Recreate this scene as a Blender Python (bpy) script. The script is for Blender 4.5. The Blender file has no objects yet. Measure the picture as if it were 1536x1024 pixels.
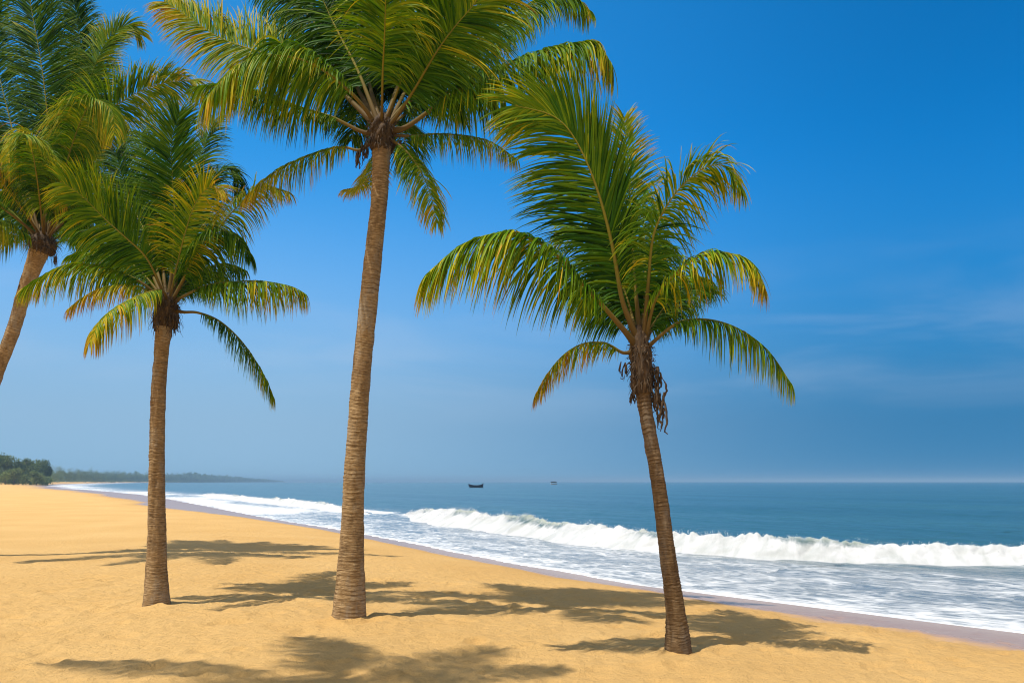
import bpy, math, random
import numpy as np
from mathutils import Vector

random.seed(7)
RNG = np.random.default_rng(11)
scene = bpy.context.scene
C = scene.collection

# ------------------------------------------------------------------ basics
F = 1205.0            # focal length in pixels of the 1536 wide photograph
CAMZ = 1.6            # eye height above the dry sand
ZW = -0.6             # sea level
SUN_EL = math.radians(66.5)
SUN_H = np.array([-0.86, -0.51])          # the sun stands to the left and behind


def at(px, py, D):
    return np.array([(px - 768.0) / F * D, D, CAMZ + (722.0 - py) / F * D])


def tag(o, label=None, cat=None, group=None, kind=None):
    if label: o['label'] = label
    if cat: o['category'] = cat
    if group: o['group'] = group
    if kind: o['kind'] = kind
    return o


def empty(name, loc):
    o = bpy.data.objects.new(name, None)
    o.empty_display_size = 0.3
    o.location = loc
    C.objects.link(o)
    return o


def mesh(name, V, Q, mat, parent=None, attrs=None, smooth=True, tris=None, mat2=None, n2=0):
    """one mesh object from arrays of vertices and quads (and triangles)"""
    V = np.asarray(V, np.float32)
    me = bpy.data.meshes.new(name)
    me.vertices.add(len(V))
    off = np.zeros(3, np.float32)
    if parent is not None:
        off = np.array(parent_world(parent), np.float32)
    me.vertices.foreach_set('co', (V - off).ravel())
    Q = np.asarray(Q, np.int32).reshape(-1, 4)
    T = np.zeros((0, 3), np.int32) if tris is None else np.asarray(tris, np.int32).reshape(-1, 3)
    me.loops.add(Q.size + T.size)
    me.loops.foreach_set('vertex_index', np.concatenate([Q.ravel(), T.ravel()]))
    me.polygons.add(len(Q) + len(T))
    st = np.concatenate([np.arange(len(Q)) * 4, Q.size + np.arange(len(T)) * 3]).astype(np.int32)
    me.polygons.foreach_set('loop_start', st)
    me.polygons.foreach_set('use_smooth', np.full(len(Q) + len(T), smooth))
    if attrs:
        for k, a in attrs.items():
            a = np.asarray(a, np.float32)
            if a.ndim == 1:
                at_ = me.attributes.new(k, 'FLOAT', 'POINT'); at_.data.foreach_set('value', a)
            else:
                at_ = me.attributes.new(k, 'FLOAT_VECTOR', 'POINT'); at_.data.foreach_set('vector', a.ravel())
    me.update(calc_edges=True)
    me.materials.append(mat)
    if mat2 is not None:                  # the last n2 faces wear the second material
        me.materials.append(mat2)
        mi = np.zeros(len(me.polygons), np.int32); mi[-n2:] = 1
        me.polygons.foreach_set('material_index', mi)
    o = bpy.data.objects.new(name, me)
    C.objects.link(o)
    if parent is not None:
        o.parent = parent
    return o


def parent_world(p):
    l = Vector(p.location)
    while p.parent is not None:
        p = p.parent
        l = l + Vector(p.location)
    return l


# ------------------------------------------------------------------ numpy noise
def _hash(ix, iy, seed):
    h = (ix.astype(np.int64) * 374761393 + iy.astype(np.int64) * 668265263 + seed * 1442695041) & 0xFFFFFFFF
    h = ((h ^ (h >> 13)) * 1274126177) & 0xFFFFFFFF
    h = h ^ (h >> 16)
    return (h & 0xFFFFFF) / float(0xFFFFFF)


def vnoise(x, y, seed=0):
    x = np.asarray(x, float); y = np.asarray(y, float)
    ix = np.floor(x); iy = np.floor(y)
    fx = x - ix; fy = y - iy
    fx = fx * fx * fx * (fx * (fx * 6 - 15) + 10); fy = fy * fy * fy * (fy * (fy * 6 - 15) + 10)
    a = _hash(ix, iy, seed); b = _hash(ix + 1, iy, seed)
    c = _hash(ix, iy + 1, seed); d = _hash(ix + 1, iy + 1, seed)
    return (a * (1 - fx) + b * fx) * (1 - fy) + (c * (1 - fx) + d * fx) * fy - 0.5


def fbm(x, y, octv=4, seed=0):
    r = 0; amp = 1.0
    for k in range(octv):
        r = r + amp * vnoise(x + 13.7 * k, y - 7.3 * k, seed + k)
        x = (x * 0.8 - y * 0.6) * 2.03; y = (x / 2.03 * 0.6 + y * 0.8) * 2.03
        amp *= 0.5
    return r


def sstep(a, b, x):
    t = np.clip((x - a) / (b - a), 0, 1)
    return t * t * (3 - 2 * t)


def crom(P, n):
    """smooth curve through the points P, n samples by arc length"""
    P = np.asarray(P, float)
    E = np.vstack([2 * P[0] - P[1], P, 2 * P[-1] - P[-2]])
    out = []
    for i in range(len(P) - 1):
        p0, p1, p2, p3 = E[i:i + 4]
        t = np.linspace(0, 1, 24, endpoint=False)[:, None]
        out.append(0.5 * (2 * p1 + (p2 - p0) * t + (2 * p0 - 5 * p1 + 4 * p2 - p3) * t ** 2 + (3 * p1 - p0 - 3 * p2 + p3) * t ** 3))
    out = np.vstack(out + [P[-1:]])
    d = np.concatenate([[0], np.cumsum(np.linalg.norm(np.diff(out, axis=0), axis=1))])
    u = np.linspace(0, d[-1], n)
    return np.stack([np.interp(u, d, out[:, k]) for k in range(out.shape[1])], 1), d[-1]


def unit(a):
    return a / np.maximum(np.linalg.norm(a, axis=-1, keepdims=True), 1e-9)


# ------------------------------------------------------------------ materials
def newmat(name):
    m = bpy.data.materials.new(name)
    m.use_nodes = True
    nt = m.node_tree
    for n in list(nt.nodes):
        nt.nodes.remove(n)
    return m, nt


class NT:
    def __init__(s, nt): s.nt = nt
    def n(s, t, **kw):
        nd = s.nt.nodes.new(t)
        for k, v in kw.items():
            if k.startswith('_'):
                setattr(nd, k[1:], v)
        for k, v in kw.items():
            if not k.startswith('_'):
                key = int(k[1:]) if k[0] == 'i' and k[1:].isdigit() else k.replace('__', ' ')
                s.put(nd.inputs[key], v)
        return nd
    def put(s, sock, v):
        if isinstance(v, bpy.types.NodeSocket): s.nt.links.new(v, sock)
        elif isinstance(v, bpy.types.Node): s.nt.links.new(v.outputs[0], sock)
        else: sock.default_value = v
    def attr(s, name):
        nd = s.nt.nodes.new('ShaderNodeAttribute'); nd.attribute_name = name
        return nd
    def math(s, op, a, b=None, clamp=False):
        nd = s.nt.nodes.new('ShaderNodeMath'); nd.operation = op; nd.use_clamp = clamp
        s.put(nd.inputs[0], a)
        if b is not None: s.put(nd.inputs[1], b)
        return nd.outputs[0]
    def mix(s, f, a, b, mode='MIX'):
        nd = s.nt.nodes.new('ShaderNodeMix'); nd.data_type = 'RGBA'; nd.blend_type = mode
        s.put(nd.inputs[0], f); s.put(nd.inputs[6], a); s.put(nd.inputs[7], b)
        return nd.outputs[2]
    def ramp(s, f, stops, interp='LINEAR'):
        nd = s.nt.nodes.new('ShaderNodeValToRGB'); nd.color_ramp.interpolation = interp
        e = nd.color_ramp.elements
        while len(e) < len(stops): e.new(0.5)
        for q, (p, c) in zip(e, stops):
            q.position = p
            q.color = c if len(c) == 4 else (*c, 1)
        s.put(nd.inputs[0], f)
        return nd.outputs[0]
    def step(s, x, a, b):
        nd = s.nt.nodes.new('ShaderNodeMapRange'); nd.interpolation_type = 'SMOOTHSTEP'
        s.put(nd.inputs[0], x); s.put(nd.inputs[1], a); s.put(nd.inputs[2], b)
        return nd.outputs[0]
    def noise(s, vec, scale, detail=4, rough=0.55, dist=0.0):
        nd = s.nt.nodes.new('ShaderNodeTexNoise')
        if vec is not None: s.put(nd.inputs['Vector'], vec)
        nd.inputs['Scale'].default_value = scale; nd.inputs['Detail'].default_value = detail
        nd.inputs['Roughness'].default_value = rough; nd.inputs['Distortion'].default_value = dist
        return nd.outputs[0]
    def scalev(s, vec, sc):
        nd = s.nt.nodes.new('ShaderNodeMapping'); s.put(nd.inputs[0], vec)
        nd.inputs['Scale'].default_value = sc
        return nd.outputs[0]
    def out(s, sh, vol=None):
        o = s.nt.nodes.new('ShaderNodeOutputMaterial')
        if sh is not None: s.put(o.inputs[0], sh)
        if vol is not None: s.put(o.inputs[1], vol)


def coords(g, kind='Object'):
    return g.nt.nodes.new('ShaderNodeTexCoord').outputs[kind]


def mat_leaf():
    m, nt = newmat('palm_leaf'); g = NT(nt)
    t = g.attr('tint').outputs['Fac']
    nz = g.noise(coords(g), 9.0, 3)
    f = g.math('ADD', t, g.math('MULTIPLY', g.math('SUBTRACT', nz, 0.5), 0.22), clamp=True)
    col = g.ramp(f, [(0.0, (0.008, 0.042, 0.002)), (0.24, (0.040, 0.135, 0.003)), (0.52, (0.175, 0.295, 0.005)),
                     (0.70, (0.54, 0.46, 0.009)), (0.88, (0.58, 0.32, 0.016)), (1.0, (0.34, 0.14, 0.03))])
    p = g.n('ShaderNodeBsdfPrincipled', Base__Color=col, Roughness=0.48)
    p.inputs['Specular IOR Level'].default_value = 0.11
    tr = g.n('ShaderNodeBsdfTranslucent', Color=g.mix(1.0, col, (1.0, 1.0, 0.4, 1), 'MULTIPLY'))
    mx = g.n('ShaderNodeMixShader', i0=0.27, i1=p, i2=tr)
    g.out(mx)
    return m


def mat_stalk():
    m, nt = newmat('palm_stalk'); g = NT(nt)
    u = g.attr('along').outputs['Fac']
    nz = g.noise(coords(g), 14.0, 3)
    c = g.ramp(u, [(0.0, (0.075, 0.045, 0.016)), (0.12, (0.15, 0.100, 0.024)), (0.33, (0.26, 0.225, 0.026)), (1.0, (0.29, 0.30, 0.022))])
    c = g.mix(g.math('MULTIPLY', nz, 0.55), c, (0.10, 0.06, 0.02, 1))
    p = g.n('ShaderNodeBsdfPrincipled', Base__Color=c, Roughness=0.6)
    p.inputs['Specular IOR Level'].default_value = 0.12
    g.out(p)
    return m


def mat_bark():
    m, nt = newmat('palm_bark'); g = NT(nt)
    co = coords(g)
    ring = g.attr('ring').outputs['Fac']
    n1 = g.noise(co, 3.0, 5, 0.6)
    n2 = g.noise(g.scalev(co, (12, 12, 85)), 1.0, 5, 0.65)
    n3 = g.noise(g.scalev(co, (60, 60, 12)), 1.0, 3, 0.6)
    c = g.ramp(n2, [(0.27, (0.12, 0.073, 0.033)), (0.5, (0.34, 0.222, 0.103)), (0.74, (0.66, 0.48, 0.265))])
    c = g.mix(g.math('MULTIPLY', g.step(n1, 0.42, 0.72), 0.7), c, (0.235, 0.150, 0.075, 1))
    n4 = g.noise(g.scalev(co, (5, 5, 1.6)), 1.0, 5, 0.65)
    c = g.mix(g.math('MULTIPLY', g.step(n4, 0.50, 0.70), 0.65), c, (0.36, 0.31, 0.235, 1))
    c = g.mix(g.math('MULTIPLY', g.step(n4, 0.45, 0.30), 0.55), c, (0.10, 0.060, 0.028, 1))
    c = g.mix(g.math('MULTIPLY', ring, 0.85), c, (0.070, 0.040, 0.018, 1))
    c = g.mix(g.math('MULTIPLY', g.step(n3, 0.6, 0.75), 0.35), c, (0.07, 0.045, 0.025, 1))
    c = g.mix(g.attr('tone').outputs['Fac'], g.mix(1.0, c, (0.52, 0.50, 0.50, 1), 'MULTIPLY'), c)
    b = g.n('ShaderNodeBump', Strength=0.75, Distance=0.012, Height=g.math('ADD', n2, g.math('MULTIPLY', n3, 0.5)))
    p = g.n('ShaderNodeBsdfPrincipled', Base__Color=c, Roughness=0.9, Normal=b)
    p.inputs['Specular IOR Level'].default_value = 0.15
    g.out(p)
    return m


def mat_fibre():
    m, nt = newmat('palm_fibre'); g = NT(nt)
    co = coords(g)
    n = g.noise(g.scalev(co, (40, 40, 9)), 1.0, 5, 0.65)
    c = g.ramp(n, [(0.3, (0.022, 0.014, 0.008)), (0.55, (0.082, 0.050, 0.024)), (0.8, (0.21, 0.135, 0.066))])
    b = g.n('ShaderNodeBump', Strength=0.9, Distance=0.015, Height=n)
    g.out(g.n('ShaderNodeBsdfPrincipled', Base__Color=c, Roughness=0.95, Normal=b))
    return m


def mat_sand():
    m, nt = newmat('beach_sand'); g = NT(nt)
    co = coords(g)
    wet = g.attr('wet').outputs['Fac']
    big = g.noise(co, 0.35, 4)
    mid = g.noise(co, 3.5, 6, 0.65)
    fine = g.noise(co, 60.0, 4, 0.75)
    grain = g.noise(co, 420.0, 2, 0.8)
    c = g.ramp(big, [(0.3, (0.69, 0.41, 0.138)), (0.7, (0.78, 0.495, 0.188))])
    c = g.mix(g.math('MULTIPLY', g.step(mid, 0.45, 0.75), 0.40), c, (0.72, 0.46, 0.175, 1))
    c = g.mix(g.math('MULTIPLY', g.step(fine, 0.52, 0.74), 0.50), c, (0.37, 0.20, 0.062, 1))
    c = g.mix(g.math('MULTIPLY', g.step(grain, 0.55, 0.8), 0.35), c, (0.28, 0.15, 0.05, 1))
    # a few scraps of dry leaf and shell
    vo = nt.nodes.new('ShaderNodeTexVoronoi'); vo.inputs['Scale'].default_value = 2.6; nt.links.new(co, vo.inputs['Vector'])
    mot = g.noise(co, 11.0, 5, 0.7)
    c = g.mix(g.math('MULTIPLY', g.step(mot, 0.54, 0.72), 0.42), c, (0.46, 0.255, 0.08, 1))
    spk = g.math('LESS_THAN', g.math('ADD', vo.outputs['Distance'], g.math('MULTIPLY', fine, 0.05)), 0.047)
    c = g.mix(g.math('MULTIPLY', spk, 0.7), c, (0.16, 0.09, 0.035, 1))
    wn = g.math('ADD', wet, g.math('MULTIPLY', g.math('SUBTRACT', g.noise(co, 0.9, 4), 0.5), 0.35))
    wf = g.step(wn, 0.40, 0.60)
    wf2 = g.step(wn, 0.15, 0.5)
    c = g.mix(g.math('MULTIPLY', wf2, 0.3), c, (0.36, 0.21, 0.085, 1))
    c = g.mix(g.math('MULTIPLY', g.attr('damp').outputs['Fac'], 0.85), c, (0.57, 0.325, 0.098, 1))
    c = g.mix(wf, c, (0.39, 0.255, 0.175, 1))
    rough = g.mix(wf, (0.95,) * 3 + (1,), (0.27,) * 3 + (1,))
    inv = g.math('SUBTRACT', 1.0, wf)
    h = g.math('ADD', g.math('MULTIPLY', g.noise(co, 9.0, 7, 0.68), 1.0), g.math('MULTIPLY', fine, 0.25))
    b = nt.nodes.new('ShaderNodeBump'); b.inputs['Distance'].default_value = 0.085
    g.put(b.inputs['Strength'], g.math('ADD', g.math('MULTIPLY', inv, 0.8), 0.02)); g.put(b.inputs['Height'], h)
    p = g.n('ShaderNodeBsdfPrincipled', Base__Color=c, Roughness=rough, Normal=b)
    g.put(p.inputs['Specular IOR Level'], g.math('ADD', g.math('MULTIPLY', wf, 0.28), 0.12))
    g.out(p)
    return m


def mat_sea():
    m, nt = newmat('sea_water'); g = NT(nt)
    sh = g.attr('shore').outputs['Vector']        # (along the shore, out to sea, 0) in metres
    foam = g.attr('foam').outputs['Fac']          # how much foam the zone carries
    shallow = g.attr('shallow').outputs['Fac']
    co = coords(g)
    st = g.scalev(sh, (1.15, 1.9, 1))
    a = g.noise(st, 1.0, 7, 0.66, 0.9)
    st2 = g.scalev(sh, (0.22, 0.6, 1))
    a2 = g.noise(st2, 1.0, 4, 0.6, 0.6)
    lace = nt.nodes.new('ShaderNodeTexVoronoi'); lace.feature = 'DISTANCE_TO_EDGE'
    wob = nt.nodes.new('ShaderNodeVectorMath'); wob.operation = 'ADD'
    nzc = nt.nodes.new('ShaderNodeTexNoise'); nzc.inputs['Scale'].default_value = 1.3; nt.links.new(sh, nzc.inputs['Vector'])
    nt.links.new(g.scalev(sh, (1.6, 4.2, 1)), wob.inputs[0]); nt.links.new(nzc.outputs['Color'], wob.inputs[1])
    nt.links.new(wob.outputs[0], lace.inputs['Vector']); lace.inputs['Scale'].default_value = 1.0
    lc = g.math('SUBTRACT', 1.0, g.step(lace.outputs['Distance'], 0.03, 0.22))
    v = g.math('ADD', g.math('MULTIPLY', a, 0.75), g.math('MULTIPLY', a2, 0.45))
    v = g.math('ADD', g.math('MULTIPLY', v, 0.96), g.math('MULTIPLY', lc, 0.09))
    thr = g.math('SUBTRACT', 1.04, g.math('MULTIPLY', foam, 0.78))
    nd = nt.nodes.new('ShaderNodeMapRange'); nd.interpolation_type = 'SMOOTHSTEP'
    g.put(nd.inputs[0], v); g.put(nd.inputs[1], g.math('SUBTRACT', thr, 0.20)); g.put(nd.inputs[2], g.math('ADD', thr, 0.22))
    ff = g.math('MULTIPLY', nd.outputs[0], g.step(foam, 0.02, 0.15))
    deep = g.mix(g.step(g.noise(g.scalev(sh, (0.012, 0.05, 1)), 1.0, 3), 0.35, 0.65), (0.024, 0.086, 0.108, 1), (0.034, 0.110, 0.125, 1))
    wc = g.mix(shallow, deep, (0.185, 0.22, 0.235, 1))
    bump1 = g.noise(g.scalev(sh, (0.55, 1.6, 1)), 1.0, 6, 0.62)
    bump2 = g.noise(g.scalev(sh, (0.05, 0.16, 1)), 1.0, 5, 0.6)
    h = g.math('ADD', g.math('MULTIPLY', bump1, 0.35), g.math('MULTIPLY', bump2, 1.4))
    h = g.math('ADD', h, g.math('MULTIPLY', ff, 0.05))
    b = g.n('ShaderNodeBump', Strength=0.85, Distance=0.55, Height=h)
    w = g.n('ShaderNodeBsdfPrincipled', Base__Color=wc, Roughness=0.16, Normal=b)
    w.inputs['IOR'].default_value = 1.33
    b2 = g.n('ShaderNodeBump', Strength=0.5, Distance=0.10, Height=g.math('ADD', v, g.math('MULTIPLY', g.noise(co, 7.0, 4), 0.5)))
    fo = g.n('ShaderNodeBsdfPrincipled', Base__Color=(0.80, 0.80, 0.78, 1), Roughness=0.8, Normal=b2)
    mx = g.n('ShaderNodeMixShader', i0=ff, i1=w, i2=fo)
    g.out(mx)
    return m


def mat_wave():
    m, nt = newmat('breaker_water'); g = NT(nt)
    sh = g.attr('shore').outputs['Vector']        # (along the crest, round the profile, 0)
    foam = g.attr('foam').outputs['Fac']
    co = coords(g)
    streak = g.noise(g.scalev(sh, (2.6, 0.55, 1)), 1.0, 6, 0.62, 0.6)
    blot = g.noise(g.scalev(sh, (0.45, 0.5, 1)), 1.0, 4, 0.6)
    v = g.math('ADD', g.math('MULTIPLY', streak, 0.65), g.math('MULTIPLY', blot, 0.5))
    thr = g.math('SUBTRACT', 1.06, g.math('MULTIPLY', foam, 0.85))
    nd = nt.nodes.new('ShaderNodeMapRange'); nd.interpolation_type = 'SMOOTHSTEP'
    g.put(nd.inputs[0], v); g.put(nd.inputs[1], g.math('SUBTRACT', thr, 0.12)); g.put(nd.inputs[2], g.math('ADD', thr, 0.12))
    ff = nd.outputs[0]
    bw = g.n('ShaderNodeBump', Strength=0.6, Distance=0.3, Height=g.noise(g.scalev(sh, (0.8, 1.2, 1)), 1.0, 5, 0.6))
    lip = g.attr('lip').outputs['Fac']
    wc = g.mix(lip, (0.024, 0.086, 0.108, 1), (0.42, 0.45, 0.37, 1))
    w = g.n('ShaderNodeBsdfPrincipled', Base__Color=wc, Roughness=0.2, Normal=bw)
    w.inputs['IOR'].default_value = 1.33
    b2 = g.n('ShaderNodeBump', Strength=0.35, Distance=0.10, Height=g.math('ADD', v, g.math('MULTIPLY', g.noise(co, 6.0, 6, 0.7), 0.8)))
    fc = g.mix(g.step(v, 0.42, 0.66), (0.58, 0.60, 0.57, 1), (0.80, 0.80, 0.79, 1))
    fo = g.n('ShaderNodeBsdfPrincipled', Base__Color=fc, Roughness=0.85, Normal=b2)
    tr = g.n('ShaderNodeBsdfTranslucent', Color=(0.85, 0.85, 0.84, 1))
    fo2 = g.n('ShaderNodeMixShader', i0=0.25, i1=fo, i2=tr)
    g.out(g.n('ShaderNodeMixShader', i0=ff, i1=w, i2=fo2))
    return m


def mat_simple(name, col, rough=0.7, var=0.25, scale=6.0, spec=0.3):
    m, nt = newmat(name); g = NT(nt)
    n = g.noise(coords(g), scale, 4)
    dark = tuple(x * (1 - var) for x in col) + (1,)
    lite = tuple(min(1, x * (1 + var)) for x in col) + (1,)
    p = g.n('ShaderNodeBsdfPrincipled', Base__Color=g.mix(n, dark, lite), Roughness=rough)
    p.inputs['Specular IOR Level'].default_value = spec
    g.out(p)
    return m


def mat_farleaf():
    m, nt = newmat('far_foliage'); g = NT(nt)
    t = g.attr('tint').outputs['Fac']
    c = g.ramp(t, [(0.0, (0.055, 0.085, 0.025)), (0.5, (0.13, 0.185, 0.05)), (1.0, (0.24, 0.285, 0.09))])
    p = g.n('ShaderNodeBsdfPrincipled', Base__Color=c, Roughness=0.7)
    p.inputs['Specular IOR Level'].default_value = 0.2
    tr = g.n('ShaderNodeBsdfTranslucent', Color=c)
    g.out(g.n('ShaderNodeMixShader', i0=0.25, i1=p, i2=tr))
    return m


M_LEAF, M_STALK, M_BARK, M_FIBRE = mat_leaf(), mat_stalk(), mat_bark(), mat_fibre()
M_SAND, M_SEA, M_WAVE, M_FAR = mat_sand(), mat_sea(), mat_wave(), mat_farleaf()
M_SPRAY = mat_simple('sea_spray', (0.85, 0.86, 0.86), 0.8, 0.05)
M_NAVY = mat_simple('navy_paint', (0.012, 0.014, 0.035), 0.45, 0.4, 2.0)
M_WOOD = mat_simple('weathered_plank', (0.22, 0.15, 0.09), 0.8, 0.3, 4.0)
M_WHITE = mat_simple('white_hull_paint', (0.72, 0.72, 0.70), 0.5, 0.1, 2.0)
M_TARP = mat_simple('dark_tarpaulin', (0.03, 0.024, 0.022), 0.7, 0.3, 2.0)
M_FTRUNK = mat_simple('far_trunk', (0.13, 0.095, 0.06), 0.9, 0.3, 3.0)

# ------------------------------------------------------------------ the coast in plan
SHORE = np.array([(2600, -2700), (70, -58), (20, -2.2), (10.6, 8.0), (7.2, 11.75), (5.2, 13.9), (3.3, 16.1), (0.9, 19.9), (-1.5, 24.3), (-3.6, 28.5),
                  (-8.2, 37), (-14.5, 47.5), (-27, 70), (-62, 132), (-143, 262), (-262, 480), (-400, 800), (-610, 1350), (-950, 2500),
                  (-1440, 5000), (-3000, 30000)], float)
SH, SH_LEN = crom(SHORE[1:-1], 900)
SH = np.vstack([SHORE[:1], SH, SHORE[-1:]])
# resample so that the near part is well resolved
_d = np.linalg.norm(np.diff(SH, axis=0), axis=1)
SH_T = np.concatenate([[0], np.cumsum(_d)])
_k = np.argmin(np.hypot(SH[:, 0] - 3.3, SH[:, 1] - 16.1))
SH_T = SH_T - SH_T[_k]


def shore_coords(x, y):
    """signed distance (positive inland) and arc length of the nearest point of the waterline"""
    x = np.asarray(x, float).ravel(); y = np.asarray(y, float).ravel()
    best = np.full(x.shape, 1e18); sg = np.zeros_like(x); tt = np.zeros_like(x)
    ctr = [i for i in range(len(SH) - 1)]
    # coarse: only every segment, done in blocks to stay small
    A = SH[:-1]; B = SH[1:]
    for i in ctr:
        ax, ay = A[i]; dx, dy = B[i] - A[i]; L2 = dx * dx + dy * dy
        k = np.clip(((x - ax) * dx + (y - ay) * dy) / L2, 0, 1)
        ex = x - ax - k * dx; ey = y - ay - k * dy
        d2 = ex * ex + ey * ey
        w = d2 < best
        best = np.where(w, d2, best)
        cr = dx * (y - ay) - dy * (x - ax)
        sg = np.where(w, np.sign(cr), sg)
        tt = np.where(w, SH_T[i] + k * math.sqrt(L2), tt)
    return np.sqrt(best) * np.where(sg == 0, 1, sg), tt


# a thinner copy of the polyline: dense near the camera, sparse far away
_keep = [0]
for i in range(1, len(SH) - 1):
    dcam = np.hypot(*SH[i])
    if np.linalg.norm(SH[i] - SH[_keep[-1]]) > max(0.8, 0.03 * dcam):
        _keep.append(i)
_keep.append(len(SH) - 1)
SH = SH[_keep]; SH_T = SH_T[_keep]

TREES_XY = {}


def sand_z(s, x, y):
    """height of the sand: beach face, berm, then flat; rises a little far inland"""
    z = np.where(s > 0, 0.6 * (1 - np.exp(-np.maximum(s, 0) / 3.1)) / (1 - math.exp(-8.0 / 3.1)), 0.055 * s)
    z = np.minimum(z, 0.6 + 0.0 * s)
    z = np.maximum(z, -2.5)
    far = sstep(120, 330, np.hypot(x, y)) * sstep(8, 60, s)
    return ZW + z + 1.45 * far


def axis(lo, hi, fine_lo, fine_hi, step, grow):
    a = list(np.arange(fine_lo, fine_hi + step / 2, step))
    st = step; v = a[-1]
    while v < hi:
        st *= grow; v += st; a.append(v)
    st = step; v = a[0]; b = []
    while v > lo:
        st *= grow; v -= st; b.append(v)
    return np.array(b[::-1] + a)


def gridquads(nx, ny):
    i = np.arange(nx * ny).reshape(ny, nx)
    return np.stack([i[:-1, :-1], i[:-1, 1:], i[1:, 1:], i[1:, :-1]], -1).reshape(-1, 4)


# ------------------------------------------------------------------ palms: tracing tables (pixels of the photograph, metres of depth)
PALMS = {}
# fronds: (points px, tip depth offset, face 0..1, leaflet length m, droop, yellow, options)
PALMS['center'] = dict(
    away=[62, 88, 112, 35], reach=2.6, D=9.3, heart=(573, 196),
    trunk=[(522, 933, 61), (524, 915, 55), (526, 870, 47), (528, 800, 38), (532, 700, 34.5), (539, 600, 31), (553, 450, 30), (567, 316, 27), (571, 250, 29), (574, 205, 34)],
    fronds=[
        ([(565, 197), (541, 155), (505, 120), (470, 97), (437, 86), (390, 84), (350, 104), (312, 146)], -0.6, .45, .86, 1.25, .42),
        ([(560, 185), (480, 112), (400, 82), (334, 59), (294, 34), (246, 2)], 0.7, .85, .66, .55, .46),
        ([(551, 207), (541, 197), (498, 176), (453, 162), (400, 142), (345, 128), (296, 132)], 0.1, .1, .58, 1.2, .33),
        ([(550, 222), (541, 225), (516, 221), (488, 225), (435, 246), (400, 268), (366, 300)], 0.3, 0, .44, 1.3, .52),
        ([(600, 212), (625, 204), (653, 201), (699, 204), (738, 214), (776, 240)], -0.3, 0, .38, 1.3, .44),
        ([(585, 212), (610, 228), (635, 265), (648, 300), (655, 335)], -0.5, .4, .42, .9, .46),
        ([(565, 222), (556, 262), (540, 279), (517, 285)], 1.9, .3, .35, .8, .56),
        ([(597, 197), (611, 190), (674, 144), (716, 120), (769, 95), (822, 77), (865, 67), (895, 66), (917, 96)], -0.7, .1, .80, 1.35, .40),
        ([(593, 190), (618, 140), (653, 81), (681, 42), (713, 4), (745, -45)], -1.1, .9, .86, .55, .36),
        ([(585, 185), (660, 105), (752, 39), (800, 2), (850, -6), (885, 20)], 0.9, .2, .62, 1.15, .32),
        ([(572, 185), (574, 110), (577, 50), (578, -20), (574, -80)], -1.5, .85, .66, .70, .40, dict(bare=.33)),
        ([(566, 185), (536, 105), (500, 35), (470, -30), (440, -80)], 0.4, .9, .80, .75, .24),
        ([(580, 180), (610, 90), (640, 10), (660, -60)], 1.2, .9, .80, .8, .20),
        ([(590, 190), (640, 148), (700, 138), (752, 168)], 1.0, .2, .50, 1.1, .34),
        ([(570, 185), (548, 100), (538, 20), (530, -70)], 1.3, .9, .85, .9, .22),
        ([(588, 188), (632, 95), (690, 30), (765, -15)], 1.4, .6, .75, 1.0, .26),
        ([(566, 190), (505, 80), (452, 12), (390, -45)], 1.5, .7, .75, 1.0, .24),
        ([(580, 190), (600, 130), (615, 65), (627, 40)], 1.4, .3, .70, .8, .25, dict(bare=.34)),
        ([(573, 185), (560, 120), (552, 60), (543, 40)], 1.4, .3, .70, .8, .22, dict(bare=.34)),
        ([(578, 185), (606, 110), (630, 40), (662, -10)], -0.6, .8, .75, .8, .32, dict(bare=.31)),
        ([(568, 190), (530, 120), (490, 85), (452, 80)], 1.2, .3, .60, 1.0, .25),
    ],
    strands=[(545, 215, 38), (537, 228, 26), (552, 222, 20), (600, 212, 18)])
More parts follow.
